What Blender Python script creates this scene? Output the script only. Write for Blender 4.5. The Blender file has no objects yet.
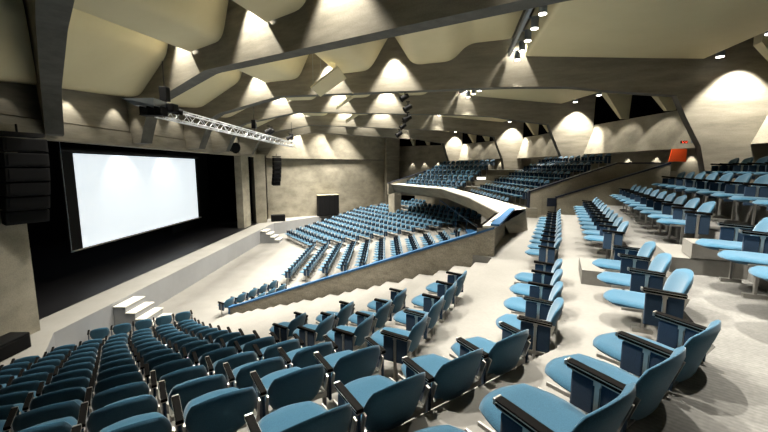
import bpy, math, random
from mathutils import Vector, Matrix
random.seed(4)
SC = bpy.context.scene
COL = SC.collection
R = math.radians
EYE = 5.5                      # eye height over the parterre floor
FPX, HORIZON = 365.0, 168.0

# ------------------------------------------------------------------ camera
pitch = math.atan((216 - HORIZON) / FPX)
cd = bpy.data.cameras.new('camera')
cd.sensor_width = 36.0
cd.lens = FPX * 36.0 / 768.0
cd.clip_end = 200
cd.clip_start = 0.05
cam = bpy.data.objects.new('camera', cd)
cam.location = (0, 0, EYE)
cam.rotation_euler = (math.pi / 2 - pitch, 0, 0)
COL.objects.link(cam)
SC.camera = cam


def proj(p):
    cp, sp = math.cos(pitch), math.sin(pitch)
    z = p[2] - EYE
    fw = p[1] * cp - z * sp
    if fw < 0.15:
        return None
    return (384 + FPX * p[0] / fw, 216 - FPX * (p[1] * sp + z * cp) / fw, fw)


# ------------------------------------------------------------------ materials
def srgb(r, g, b):
    f = lambda c: c / 12.92 if c <= 0.04045 else ((c + 0.055) / 1.055) ** 2.4
    return (f(r / 255), f(g / 255), f(b / 255), 1)


def material(name, col, rough=0.6, metal=0.0, spec=0.5, emit=None, strength=0.0):
    m = bpy.data.materials.new(name)
    m.use_nodes = True
    b = m.node_tree.nodes['Principled BSDF']
    b.inputs['Base Color'].default_value = col
    b.inputs['Roughness'].default_value = rough
    b.inputs['Metallic'].default_value = metal
    b.inputs['Specular IOR Level'].default_value = spec
    if emit:
        b.inputs['Emission Color'].default_value = emit
        b.inputs['Emission Strength'].default_value = strength
    return m


def noise_material(name, stops, scale=(1, 1, 1), nscale=3.0, detail=8, rough=0.85, bump=0.0, fine=0.0, fine_scale=60, rib=0.0):
    """Colour ramp over stretched noise, with an optional fine grain."""
    m = material(name, stops[0][1], rough, 0, 0.25)
    nt = m.node_tree
    N, L = nt.nodes, nt.links
    b = N['Principled BSDF']
    geo = N.new('ShaderNodeNewGeometry')
    mp = N.new('ShaderNodeMapping')
    mp.inputs['Scale'].default_value = scale
    L.new(geo.outputs['Position'], mp.inputs['Vector'])
    nz = N.new('ShaderNodeTexNoise')
    nz.inputs['Scale'].default_value = nscale
    nz.inputs['Detail'].default_value = detail
    nz.inputs['Roughness'].default_value = 0.62
    L.new(mp.outputs[0], nz.inputs['Vector'])
    rp = N.new('ShaderNodeValToRGB')
    e = rp.color_ramp.elements
    e[0].position, e[0].color = stops[0]
    e[1].position, e[1].color = stops[-1]
    for s in stops[1:-1]:
        n = e.new(s[0])
        n.color = s[1]
    L.new(nz.outputs['Fac'], rp.inputs['Fac'])
    out = rp.outputs['Color']
    if fine:
        n2 = N.new('ShaderNodeTexNoise')
        n2.inputs['Scale'].default_value = fine_scale
        n2.inputs['Detail'].default_value = 3
        L.new(geo.outputs['Position'], n2.inputs['Vector'])
        mr = N.new('ShaderNodeMapRange')
        mr.inputs['From Min'].default_value = 0.3
        mr.inputs['From Max'].default_value = 0.7
        mr.inputs['To Min'].default_value = 1 - fine
        mr.inputs['To Max'].default_value = 1 + fine * 0.6
        L.new(n2.outputs['Fac'], mr.inputs['Value'])
        mx = N.new('ShaderNodeMix')
        mx.data_type = 'RGBA'
        mx.blend_type = 'MULTIPLY'
        mx.inputs['Factor'].default_value = 1
        L.new(out, mx.inputs['A'])
        L.new(mr.outputs[0], mx.inputs['B'])
        out = mx.outputs['Result']
    if rib:
        w = N.new('ShaderNodeTexWave')
        w.inputs['Scale'].default_value = 14
        w.bands_direction = 'DIAGONAL'
        L.new(geo.outputs['Position'], w.inputs['Vector'])
        mr = N.new('ShaderNodeMapRange')
        mr.inputs['To Min'].default_value = 1 - rib
        mr.inputs['To Max'].default_value = 1
        L.new(w.outputs['Fac'], mr.inputs['Value'])
        mx = N.new('ShaderNodeMix')
        mx.data_type = 'RGBA'
        mx.blend_type = 'MULTIPLY'
        mx.inputs['Factor'].default_value = 1
        L.new(out, mx.inputs['A'])
        L.new(mr.outputs[0], mx.inputs['B'])
        out = mx.outputs['Result']
    L.new(out, b.inputs['Base Color'])
    if bump:
        bp = N.new('ShaderNodeBump')
        bp.inputs['Strength'].default_value = bump
        bp.inputs['Distance'].default_value = 0.02
        L.new(nz.outputs['Fac'], bp.inputs['Height'])
        L.new(bp.outputs[0], b.inputs['Normal'])
    return m


M = {}
M['concrete'] = noise_material('board marked concrete', [(0.22, srgb(98, 94, 83)), (0.5, srgb(122, 117, 104)), (0.8, srgb(142, 136, 122))],
                               (0.4, 0.4, 2.2), 2.0, 9, 0.85, 0.15, 0.10, 40)
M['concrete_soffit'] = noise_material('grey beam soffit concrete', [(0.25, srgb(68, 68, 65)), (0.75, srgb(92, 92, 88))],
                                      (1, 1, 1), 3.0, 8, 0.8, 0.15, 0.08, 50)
M['concrete_wall'] = noise_material('bush hammered concrete', [(0.25, srgb(116, 111, 98)), (0.5, srgb(140, 134, 119)), (0.78, srgb(160, 154, 138))],
                                    (1, 1, 1.6), 1.1, 10, 0.9, 0.35, 0.16, 34)
M['parapet'] = noise_material('bush hammered parapet concrete', [(0.25, srgb(122, 116, 102)), (0.5, srgb(148, 141, 126)), (0.78, srgb(168, 161, 145))],
                              (1, 1, 2), 3.5, 10, 0.92, 0.4, 0.25, 38)
M['floor'] = noise_material('pale floor', [(0.2, srgb(112, 110, 105)), (0.8, srgb(126, 124, 119))], (1, 1, 1), 1.2, 6, 0.75, 0.05, 0.06, 25)
M['floor_carpet'] = noise_material('pale ribbed carpet', [(0.2, srgb(100, 99, 96)), (0.8, srgb(118, 117, 113))], (1, 1, 1), 1.6, 6, 0.9, 0.05, 0.16, 45, 0.16)
M['stage_wall'] = noise_material('grey painted stage front', [(0.2, srgb(132, 133, 134)), (0.8, srgb(146, 147, 148))], (1, 1, 1), 0.8, 4, 0.7)
M['apron'] = noise_material('pale apron', [(0.2, srgb(128, 126, 120)), (0.8, srgb(144, 142, 136))], (1, 1, 1), 0.9, 5, 0.7)
M['cream'] = noise_material('cream plaster panel', [(0.2, srgb(188, 180, 148)), (0.8, srgb(200, 192, 160))], (1, 1, 1), 0.6, 4, 0.75)
M['white_ledge'] = material('white ledge', srgb(206, 202, 190), 0.6)
M['black_stage'] = noise_material('black stage boards', [(0.3, srgb(17, 17, 19)), (0.8, srgb(26, 26, 28))], (1, 8, 1), 1.0, 6, 0.45)
M['black'] = material('matt black', srgb(14, 14, 15), 0.8, 0, 0.2)
M['black_void'] = material('black void', srgb(6, 6, 7), 1.0, 0, 0.0)
M['speaker'] = material('black speaker', srgb(8, 8, 9), 0.7, 0, 0.2)
M['speaker_grille'] = material('speaker grille', srgb(10, 10, 11), 0.8, 0, 0.15)
M['rail'] = material('blue rail paint', srgb(38, 86, 128), 0.4)
M['navy'] = material('navy rail cap', srgb(22, 30, 46), 0.45)
M['arm'] = material('black armrest', srgb(11, 10, 9), 0.7, 0, 0.06)
M['chrome'] = material('brushed chrome', srgb(165, 163, 158), 0.38, 0.9)
M['alu'] = material('aluminium', srgb(200, 203, 208), 0.35, 0.7)
M['grey_metal'] = material('grey metal', srgb(130, 138, 146), 0.4, 0.5)
M['orange'] = material('orange panel', srgb(222, 78, 22), 0.6)
M['screen'] = material('white projection cloth', srgb(232, 236, 240), 0.9, 0, 0.1, (0.84, 0.93, 1, 1), 0.74)  # even glow stands in for light falling on the cloth
M['lamp'] = material('lamp glow', (1, 1, 1, 1), 0.5, 0, 0.5, (1, 0.95, 0.85, 1), 14)
M['red_led'] = material('red led', (0.3, 0, 0, 1), 0.5, 0, 0.5, (1, 0.08, 0.03, 1), 2.0)
M['blue_led'] = material('pale blue lit sign', (0.3, 0.5, 0.6, 1), 0.5, 0, 0.5, (0.35, 0.75, 1, 1), 1.6)
M['white_led'] = material('white lit sign', (0.8, 0.8, 0.7, 1), 0.5, 0, 0.5, (1, 0.97, 0.85, 1), 1.5)


def fabric(name, c0, c1):
    m = noise_material(name, [(0.3, c0), (0.7, c1)], (1, 1, 1), 170, 3, 0.9, 0.0)
    b = m.node_tree.nodes['Principled BSDF']
    b.inputs['Sheen Weight'].default_value = 0.25
    b.inputs['Sheen Roughness'].default_value = 0.5
    return m


M['blue'] = fabric('blue seat cloth', srgb(32, 71, 93), srgb(46, 91, 114))
M['blue_dark'] = fabric('navy side cloth', srgb(16, 40, 62), srgb(24, 52, 76))


# ------------------------------------------------------------------ mesh helpers
class MB:
    def __init__(self):
        self.v, self.f, self.mi, self.mats, self.sm = [], [], [], [], []

    def slot(self, m):
        if m not in self.mats:
            self.mats.append(m)
        return self.mats.index(m)

    def add(self, vs, fs, m, smooth=False, mat=None):
        o = len(self.v)
        if mat is not None:
            vs = [tuple(mat @ Vector(p)) for p in vs]
        self.v.extend(tuple(p) for p in vs)
        k = self.slot(m)
        for f in fs:
            self.f.append([i + o for i in f])
            self.mi.append(k)
            self.sm.append(smooth)

    def box(self, c, s, m, rz=0.0, mat=None, tilt=None):
        hx, hy, hz = s[0] / 2, s[1] / 2, s[2] / 2
        vs = [(x, y, z) for x in (-hx, hx) for y in (-hy, hy) for z in (-hz, hz)]
        fs = [(0, 1, 3, 2), (4, 6, 7, 5), (0, 4, 5, 1), (2, 3, 7, 6), (0, 2, 6, 4), (1, 5, 7, 3)]
        mm = Matrix.Translation(c) @ Matrix.Rotation(rz, 4, 'Z')
        if tilt is not None:
            mm = mm @ tilt
        if mat is not None:
            mm = mat @ mm
        self.add(vs, fs, m, False, mm)

    def rbox(self, c, s, m, r=0.01, mat=None, tilt=None):
        """box with chamfered vertical-plane edges in all directions (24 vertices)."""
        hx, hy, hz = s[0] / 2, s[1] / 2, s[2] / 2
        r = min(r, hx * .9, hy * .9, hz * .9)
        import bmesh
        bm = bmesh.new()
        bmesh.ops.create_cube(bm, size=1)
        for v in bm.verts:
            v.co = Vector((v.co.x * s[0], v.co.y * s[1], v.co.z * s[2]))
        bmesh.ops.bevel(bm, geom=list(bm.edges), offset=r, segments=2, profile=0.6, affect='EDGES', clamp_overlap=True)
        bm.verts.index_update()
        mm = Matrix.Translation(c)
        if tilt is not None:
            mm = mm @ tilt
        if mat is not None:
            mm = mat @ mm
        self.add([v.co.copy() for v in bm.verts], [[v.index for v in f.verts] for f in bm.faces], m, False, mm)
        bm.free()

    def prism(self, poly, z0, z1, m, top=None):
        """vertical prism over an xy polygon; z1 may be a list per vertex."""
        a = sum(p[0] * q[1] - q[0] * p[1] for p, q in zip(poly, poly[1:] + poly[:1]))
        zs = list(z1) if hasattr(z1, '__len__') else [z1] * len(poly)
        z0s = list(z0) if hasattr(z0, '__len__') else [z0] * len(poly)
        if a < 0:
            poly, zs, z0s = poly[::-1], zs[::-1], z0s[::-1]
        n = len(poly)
        vs = [(p[0], p[1], z) for p, z in zip(poly, z0s)] + [(p[0], p[1], z) for p, z in zip(poly, zs)]
        sides = [(i, (i + 1) % n, n + (i + 1) % n, n + i) for i in range(n)]
        self.add(vs, [tuple(range(n))[::-1]] + sides, m)
        self.add(vs, [tuple(range(n, 2 * n))], top or m)

    def plate(self, pts, thick, m):
        """polygon in space given by 3D points, thickened along its normal (centred)."""
        P = [Vector(p) for p in pts]
        nrm = Vector((0, 0, 0))
        for a, b in zip(P, P[1:] + P[:1]):
            nrm += a.cross(b)
        nrm.normalize()
        n = len(P)
        vs = [p - nrm * thick / 2 for p in P] + [p + nrm * thick / 2 for p in P]
        fs = [tuple(range(n))[::-1], tuple(range(n, 2 * n))] + [(i, (i + 1) % n, n + (i + 1) % n, n + i) for i in range(n)]
        self.add(vs, fs, m)

    def tube(self, a, b, r, m, n=8, r2=None, caps=True):
        a, b = Vector(a), Vector(b)
        d = (b - a).normalized()
        u = d.orthogonal().normalized()
        w = d.cross(u)
        r2 = r if r2 is None else r2
        vs = []
        for p, rr in ((a, r), (b, r2)):
            for i in range(n):
                t = 2 * math.pi * i / n
                vs.append(p + (u * math.cos(t) + w * math.sin(t)) * rr)
        self.add(vs, [(i, (i + 1) % n, n + (i + 1) % n, n + i) for i in range(n)], m, True)
        if caps:
            self.add(vs, [tuple(range(n))[::-1], tuple(range(n, 2 * n))], m)

    def build(self, name, parent=None, loc=None, rz=0):
        me = bpy.data.meshes.new(name)
        me.from_pydata([tuple(p) for p in self.v], [], self.f)
        for m in self.mats:
            me.materials.append(M[m] if isinstance(m, str) else m)
        for p, k, s in zip(me.polygons, self.mi, self.sm):
            p.material_index = k
            p.use_smooth = s
        me.update()
        o = bpy.data.objects.new(name, me)
        COL.objects.link(o)
        if parent is not None:
            o.parent = parent
        if loc is not None:
            o.location = loc
            o.rotation_euler = (0, 0, rz)
        return o


def tag(o, label=None, cat=None, group=None, kind=None):
    if label:
        o['label'] = label
    if cat:
        o['category'] = cat
    if group:
        o['group'] = group
    if kind:
        o['kind'] = kind
    return o


def struct(mb, name, label=None):
    o = mb.build(name)
    o['kind'] = 'structure'
    if label:
        o['label'] = label
    return o


def empty(name, loc, rz=0):
    o = bpy.data.objects.new(name, None)
    o.empty_display_size = 0.1
    o.location = loc
    o.rotation_euler = (0, 0, rz)
    COL.objects.link(o)
    return o


# ------------------------------------------------------------------ plan geometry
class Seg:
    """A straight run of seats: t runs along the row, d is the distance backwards (away from the stage)."""
    def __init__(self, deg):
        a = R(deg)
        self.t = (math.sin(a), math.cos(a))
        self.n = (math.cos(a), -math.sin(a))
        self.rz = math.atan2(-math.cos(a), -math.sin(a))

    def p(self, d, t):
        return (self.n[0] * d + self.t[0] * t, self.n[1] * d + self.t[1] * t)

    def dt(self, p):
        return (self.n[0] * p[0] + self.n[1] * p[1], self.t[0] * p[0] + self.t[1] * p[1])


S1, S2, S3, S4, S4P = Seg(55.5), Seg(25.5), Seg(0), Seg(-28), Seg(-33)


def meet(sa, da, sb, db):
    det = sa.n[0] * sb.n[1] - sa.n[1] * sb.n[0]
    return ((da * sb.n[1] - db * sa.n[1]) / det, (sa.n[0] * db - sb.n[0] * da) / det)


def line_meet(p, q, r, s):
    d1 = (q[0] - p[0], q[1] - p[1])
    d2 = (s[0] - r[0], s[1] - r[1])
    det = d1[0] * -d2[1] + d2[0] * d1[1]
    u = ((r[0] - p[0]) * -d2[1] + d2[0] * (r[1] - p[1])) / det
    return (p[0] + d1[0] * u, p[1] + d1[1] * u)


PAR0, PAR1 = (-5.0, 11.35), (2.5, 8.15)        # the parapet's low and high end in plan
TIP = (4.09, 11.6)

# near block rows: (d on S1, d on S2, floor z)
NR = 13
rise = [0.31 - 0.0068 * i for i in range(NR - 1)]
tot = sum(rise)
zf = [EYE - 2.28]
for r_ in rise:
    zf.append(zf[-1] - r_ * (EYE - 2.28) / tot)
rows_r = [(-2.89 - 0.858 * k if k < NR - 1 else -13.75, -1.54 - 0.86 * k, max(0.0, zf[k])) for k in range(NR)]
rowA = (-1.98, -0.26, EYE - 2.01)
rowB = (-0.90, 0.68, EYE - 1.60)
rowC = (0.10, 1.56, EYE - 1.20)
rowD = (1.1, 2.28, EYE - 0.83)
rowE = (2.0, 3.13, EYE - 0.53)


# ------------------------------------------------------------------ floors and platforms
def platform(name, fr, bk, z, zb, tl, tr_front, tr_back, mat='floor', riser='floor'):
    """terrace between front line fr=(d1,d2) and back line bk, from S1's t=tl to S2's t=tr."""
    mb = MB()
    poly = [S1.p(fr[0], tl), meet(S1, fr[0], S2, fr[1]), S2.p(fr[1], tr_front),
            S2.p(bk[1], tr_back), meet(S1, bk[0], S2, bk[1]), S1.p(bk[0], tl)]
    mb.prism(poly, zb, z, riser, mat)
    o = struct(mb, name)
    return o


def par_t(d2):
    q = line_meet(PAR0, PAR1, S2.p(d2, 0), S2.p(d2, 1))
    return S2.dt(q)[1] - 0.12


tiers = []
for k in range(NR - 1):
    d1f, d2f = rows_r[k + 1][0] + 0.31, rows_r[k + 1][1] + 0.29
    nx = rows_r[k] if k else None
    d1b, d2b = rows_r[k][0] + 0.36, rows_r[k][1] + 0.34
    z = rows_r[k][2]
    if d2f > -9.2:
        tf, tb = par_t(d2f), par_t(d2b)
    else:
        tf = tb = S2.dt(meet(S1, d1f, S2, d2f))[1] + 0.55
    platform('floor_terrace', (d1f, d2f), (d1b, d2b), z, max(-0.02, z - 0.75), -2.75, tf, tb)
    # half step in the stepped aisle beside the parapet
    if d2f > -9.2:
        z2 = rows_r[k + 1][2] + (z - rows_r[k + 1][2]) / 2
        mb = MB()
        a = max(5.75 - 0.2 * k, S2.dt(meet(S1, d1f, S2, d2f))[1] + 0.75)
        if a < par_t(d2f) - 0.4:
            mb.prism([S2.p(d2f - 0.36, a), S2.p(d2f - 0.36, par_t(d2f - 0.36)), S2.p(d2f + 0.02, par_t(d2f)), S2.p(d2f + 0.02, a)], z2 - 0.3, z2, 'floor')
            struct(mb, 'floor_step')
# tier of row A with the aisle in front of it
mb = MB()
fa = (rows_r[0][0] + 0.31, rows_r[0][1] + 0.27)
poly = [S1.p(fa[0], -2.9), meet(S1, fa[0], S2, fa[1]), S2.p(fa[1], par_t(fa[1])), (PAR1[0] - .45, PAR1[1] + .2), (TIP[0] - .45, TIP[1] + .2), (4.2, 15.6), (7.6, 15.6), S2.p(0.4, 14.6), meet(S1, -1.5, S2, 0.4), S1.p(-1.5, -2.9)]
mb.prism(poly, EYE - 2.6, rowA[2], 'floor')
struct(mb, 'floor_tier')
a_step = MB()
zz = (rows_r[0][2] + rowA[2]) / 2
a_step.prism([S2.p(fa[1] - 0.36, 5.85), S2.p(fa[1] - 0.36, par_t(fa[1] - 0.36)), S2.p(fa[1] + .02, par_t(fa[1])), S2.p(fa[1] + .02, 5.85)], zz - .3, zz, 'floor')
struct(a_step, 'floor_step')


def upper(lo, bk, z, mat, t0=-3.0, t1=14.2, zb=None):
    mb = MB()
    poly = [S1.p(lo[0], t0), meet(S1, lo[0], S2, lo[1]), S2.p(lo[1], t1), S2.p(bk[1], t1), meet(S1, bk[0], S2, bk[1]), S1.p(bk[0], t0)]
    mb.prism(poly, z - 1.2 if zb is None else zb, z, 'floor_carpet' if mat == 'floor_carpet' else mat, mat)
    struct(mb, 'floor_tier')


fB = (-1.67, 0.07)
fC = (-0.65, 1.02)
fD = (0.42, 1.90)
fE = (1.4, 2.62)
upper(fB, (fC[0] + .05, fC[1] + .05), rowB[2], 'floor', t1=14.0)
upper(fC, (fD[0] + .05, fD[1] + .05), rowC[2], 'floor_carpet', t1=13.75)
upper(fD, (fE[0] + .05, fE[1] + .05), rowD[2], 'floor_carpet', t1=13.5)
upper(fE, (6.5, 7.6), rowE[2], 'floor_carpet', t1=13.2)

# step blocks in the radial gangway across rows A to C
for (d0, d1, t0, t1, z, zb) in ((-0.56, 0.1, 6.08, 6.92, EYE - 1.83, EYE - 2.3), (0.36, 1.04, 5.62, 6.42, EYE - 1.40, EYE - 1.8),
                                (1.22, 1.95, 5.15, 6.05, EYE - 1.02, EYE - 1.4), (1.40, 1.95, 5.14, 5.5, EYE - .84, EYE - 1.01)):
    mb = MB()
    mb.prism([S2.p(d0, t0), S2.p(d0, t1), S2.p(d1, t1), S2.p(d1, t0)], zb, z, 'floor')
    struct(mb, 'floor_step')

# flat parterre floor and the ground under everything
mb = MB()
mb.prism([(-9.3, 6.0), (-9.3, 31.5), (4.0, 39.5), (14, 39.5), (14, 6.0)], -0.3, 0.0, 'floor')
struct(mb, 'floor')
# parterre terraces
PX = lambda k: -4.7 + 0.88 * k
PZ = lambda k: 0.105 * k + 0.002 * k * k
P4 = lambda k: 8.94 + 0.86 * k
PN = lambda k: -11.05 + 0.9 * k
for k in range(1, 15):
    mb = MB()
    z = PZ(k)
    xf = PX(k) - 0.48
    xb = xf + 1.0
    d4, d4b = P4(k) - 0.48, P4(k) + 0.52
    dn, dnb = PN(k) - 0.48, PN(k) + 0.52

    def near_pt(x, dn_):
        q = meet(S2, dn_, S3, x)
        e = line_meet(PAR0, PAR1, S2.p(dn_, 0), S2.p(dn_, 1))
        return q, e
    if k < 10:
        q1, e1 = near_pt(xf, dn)
        q2, e2 = near_pt(xb, dnb)
        off = (0.05, 0.12)
        front = [(e1[0] + off[0], e1[1] + off[1]), q1]
        back = [q2, (e2[0] + off[0], e2[1] + off[1])]
    else:
        front = [(xf, max(11.5, 0))]
        back = [(xb, 11.5)]
    c1, c2 = meet(S3, xf, S4P, d4), meet(S3, xb, S4P, d4b)
    tE = 28.6 + 0.36 * 0.86 * k
    poly = front + [c1, S4P.p(d4, tE), S4P.p(d4b, tE + 0.3), c2] + back
    mb.prism(poly, max(-0.05, z - 0.3), z, 'floor')
    struct(mb, 'floor_terrace')

# ------------------------------------------------------------------ stage
SX = -9.1
mb = MB()
stage_poly = [(SX, 9.55), (SX, 29.75), (-5.45, 35.0), (-4.6, 34.9), (-4.6, 36.5), (-10.2, 31.2), (-10.3, 29.8), (-10.3, 10.3), (-10.3, 8.6), (-9.4, 7.0), (-6.2, 2.8), (-5.4, 3.6)]
stage_poly = [(SX, 9.55), (SX, 29.75), (-5.4, 35.0), (-4.8, 35.9), (-10.3, 32.4), (-10.3, 8.0), (-6.6, 3.0), (-5.2, 4.0)]
mb.prism(stage_poly, -0.1, 1.0, 'stage_wall', 'apron')
struct(mb, 'floor_apron', 'pale stage apron with a grey front and angled wings')
mb = MB()
mb.prism([(-10.3, 8.0), (-10.3, 31.5), (-22, 31.5), (-22, 8.0)], 0.4, 1.0, 'black_stage')
struct(mb, 'floor_stage', 'black stage floor')
# black box of the stage house
mb = MB()
mb.box((-20.0, 20, 6), (0.2, 26, 12), 'black_void')
struct(mb, 'wall_stage_back')
for y, nm in ((7.9, 'wall_stage_near'), (30.9, 'wall_stage_far')):
    mb = MB()
    mb.box((-15.4, y, 6), (9.4, 0.2, 12), 'black_void')
    struct(mb, nm)
mb = MB()
mb.box((-15.4, 19.5, 11.6), (9.6, 24, 0.2), 'black_void')
struct(mb, 'ceiling_stage')
# header wall over the opening, jambs
mb = MB()
mb.prism([(-10.6, 2.0), (-10.5, 2.0), (-10.5, 31.4), (-10.6, 31.4)], 6.98, 11.6, 'concrete')
mb.prism([(-10.95, 2.0), (-10.42, 2.0), (-10.42, 31.4), (-10.95, 31.4)], 6.38, 6.93, 'concrete')
mb.prism([(-10.9, 2.0), (-10.6, 2.0), (-10.6, 31.4), (-10.9, 31.4)], 6.9, 11.6, 'concrete')
struct(mb, 'wall_proscenium', 'concrete header wall over the stage opening')
mb = MB()
mb.prism([(-9.62, 7.2), (-9.62, 9.72), (-10.9, 9.72), (-10.9, 7.2)], 0.98, 6.6, 'concrete_wall')
struct(mb, 'wall_near_jamb', 'concrete pier at the near end of the stage opening')
mb = MB()
mb.prism([(-10.5, 27.1), (-10.5, 28.5), (-11.0, 28.5), (-11.0, 27.1)], 0.98, 6.6, 'concrete_wall')
mb.prism([(-10.45, 29.6), (-9.75, 30.2), (-10.2, 30.9), (-11.0, 30.4)], 0.98, 6.6, 'concrete_wall')
mb.prism([(-10.9, 28.4), (-10.9, 29.8), (-11.0, 29.8), (-11.0, 28.4)], 0.98, 6.6, 'black_void')
struct(mb, 'wall_far_jamb', 'concrete piers at the far end of the stage opening')
# stage curtains either side of the screen
def curtain(y0, y1, x, name, label):
    mb = MB()
    n = max(8, int((y1 - y0) / 0.16))
    pts = []
    for i in range(n + 1):
        y = y0 + (y1 - y0) * i / n
        pts.append((x + 0.07 * (1 if i % 2 else -1), y))
    vs = [(p[0], p[1], 1.02) for p in pts] + [(p[0], p[1], 6.6) for p in pts]
    vs += [(p[0] - .03, p[1], 1.02) for p in pts] + [(p[0] - .03, p[1], 6.6) for p in pts]
    m = n + 1
    fs = [(i, i + 1, m + i + 1, m + i) for i in range(n)] + [(2 * m + i, 3 * m + i, 3 * m + i + 1, 2 * m + i + 1) for i in range(n)]
    mb.add(vs, fs, 'black', True)
    tag(mb.build(name), label, 'curtain')
curtain(25.0, 30.3, -14.6, 'stage_curtain', 'black stage curtain beyond the far edge of the white screen')
curtain(9.0, 13.4, -13.6, 'stage_curtain', 'black stage curtain between the near pier and the white screen')

# projection screen
sx = -12.4
scr = empty('projection_screen', (sx, 19.5, 2.2))
tag(scr, 'large white projection screen hanging over the black stage', 'screen')
def child(mb, name, root, label=None):
    o = mb.build(name, root)
    o.location = (-root.location[0], -root.location[1], -root.location[2]) if root.rotation_euler.z == 0 else (0, 0, 0)
    if label:
        o['label'] = label
    return o
mb = MB(); mb.box((sx, 19.45, 4.15), (0.02, 9.42, 3.86), 'screen'); child(mb, 'screen_cloth', scr)
mb = MB(); mb.tube((sx, 14.2, 2.2), (sx, 24.5, 2.2), 0.045, 'chrome'); child(mb, 'bottom_bar', scr)
for yy_, ww_ in ((14.42, .6), (24.33, .26)):
    mb = MB(); mb.box((sx, yy_, 4.2), (0.03, ww_, 4.0), 'black'); child(mb, 'masking_strip', scr, 'black masking along the screen side')
mb = MB()
mb.tube((sx + .3, 13.85, 2.25), (sx + .3, 13.85, 6.9), 0.012, 'grey_metal', 6)
child(mb, 'side_cable', scr)
mb = MB(); mb.tube((sx, 14.1, 6.2), (sx, 24.6, 6.2), 0.09, 'black'); child(mb, 'roller', scr)
mb = MB()
for yy in (15.5, 23.5):
    mb.tube((sx, yy, 6.2), (sx, yy, 11.5), 0.012, 'black', 6)
child(mb, 'hanging_cable', scr)

# stage stairs
def stairs(y0, y1, label, flip=False):
    root = empty('stage_steps', (SX + .5, (y0 + y1) / 2, 0))
    tag(root, label, 'steps', 'steps up to the stage')
    n = 4
    mb = MB()
    prof = [(0.02, 0.0), (0.02, 0.86)]
    h = 0.86 / n
    for i in range(n):
        prof += [(0.42 + 0.31 * i, 0.86 - h * i), (0.42 + 0.31 * i, 0.86 - h * (i + 1))]
    vs = [(SX + x, y0 + .03, z + .002) for x, z in prof] + [(SX + x, y1 - .03, z + .002) for x, z in prof]
    m = len(prof)
    mb.add(vs, [tuple(range(m)), tuple(range(m, 2 * m))[::-1]] + [(i, m + i, m + (i + 1) % m, (i + 1) % m) for i in range(m)], 'stage_wall')
    child(mb, 'step_body', root)
    for i in range(n):
        mb = MB()
        x0 = 0.02 if i == 0 else 0.42 + 0.31 * (i - 1)
        x1 = 0.42 + 0.31 * i
        mb.box((SX + (x0 + x1) / 2 + .012, (y0 + y1) / 2, 0.86 - h * i + 0.018), (x1 - x0 + .02, y1 - y0, 0.03), 'white_ledge')
        child(mb, 'tread', root, 'pale tread')
stairs(11.7, 12.75, 'near grey stage steps with pale treads behind the front row of seats')
stairs(26.4, 27.5, 'far grey stage steps below the far end of the stage')

# black monitor and subwoofer boxes
def speaker_box(name, label, c, s, rz=0, cols=1):
    root = empty(name, (c[0], c[1], c[2]), rz)
    tag(root, label, 'speaker')
    mb = MB(); mb.rbox((0, 0, s[2] / 2), s, 'speaker', 0.03); mb.build('cabinet', root)
    mb = MB()
    w = (s[0] - 0.12) / cols
    for i in range(cols):
        mb.rbox((-s[0] / 2 + 0.06 + w * (i + .5), -s[1] / 2 - 0.012, s[2] / 2), (w - 0.04, 0.03, s[2] - 0.12), 'speaker_grille', 0.01)
    mb.build('grille', root)
    return root
speaker_box('monitor_speaker', 'long low black speaker box on the near wing of the stage apron', (-9.2, 7.9, 1.0), (1.74, 0.5, 0.4), R(90))
speaker_box('monitor_speaker', 'small low black speaker box at the far end of the apron', (-9.05, 30.9, 1.0), (1.15, 0.6, 0.55), R(20))
speaker_box('subwoofer_stack', 'tall black speaker cabinet against the far concrete wall', (-5.35, 34.72, 1.0), (2.1, 0.5, 1.95), R(32), 4)
mb = MB(); mb.box((0, 0, 1.975), (2.1, .5, .05), 'cream'); mb.build('cabinet_top', bpy.data.objects['subwoofer_stack'])['label'] = 'pale top board'

def line_array(label, x, y, ztop, n, w, h, rz, lean):
    root = empty('line_array_speaker', (x, y, ztop - n * h), rz)
    tag(root, label, 'speaker', 'hanging line arrays beside the stage')
    mb = MB(); mb.box((0, 0.1, n * h + 0.09), (w, 0.5, 0.1), 'black')
    mb.tube((0, .1, n * h + .1), (0, .1, n * h + .35), 0.025, 'black')
    mb.build('hanging_frame', root)
    for i in range(n):
        mb = MB()
        k = n - 1 - i
        tl = Matrix.Rotation(R(lean * i), 4, 'X')
        off = 0.012 * i * i
        mb.rbox((0, off, k * h + h / 2), (w, 0.5, h * 0.93), 'speaker', 0.02, tilt=tl)
        e = mb.build('speaker_element', root)
        mb = MB()
        mb.box((0, off - .262 , k * h + h / 2), (w * .86, 0.012, h * 0.7), 'speaker_grille', tilt=tl)
        mb.build('grille', e)
    return root
line_array('long black line array hanging by the near pier of the stage', -9.2, 9.4, 6.25, 6, 0.9, 0.36, R(68), 2.2)
line_array('small black line array hanging in front of the far concrete wall', -9.0, 31.0, 6.35, 7, 0.62, 0.33, R(35), 2)

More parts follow.
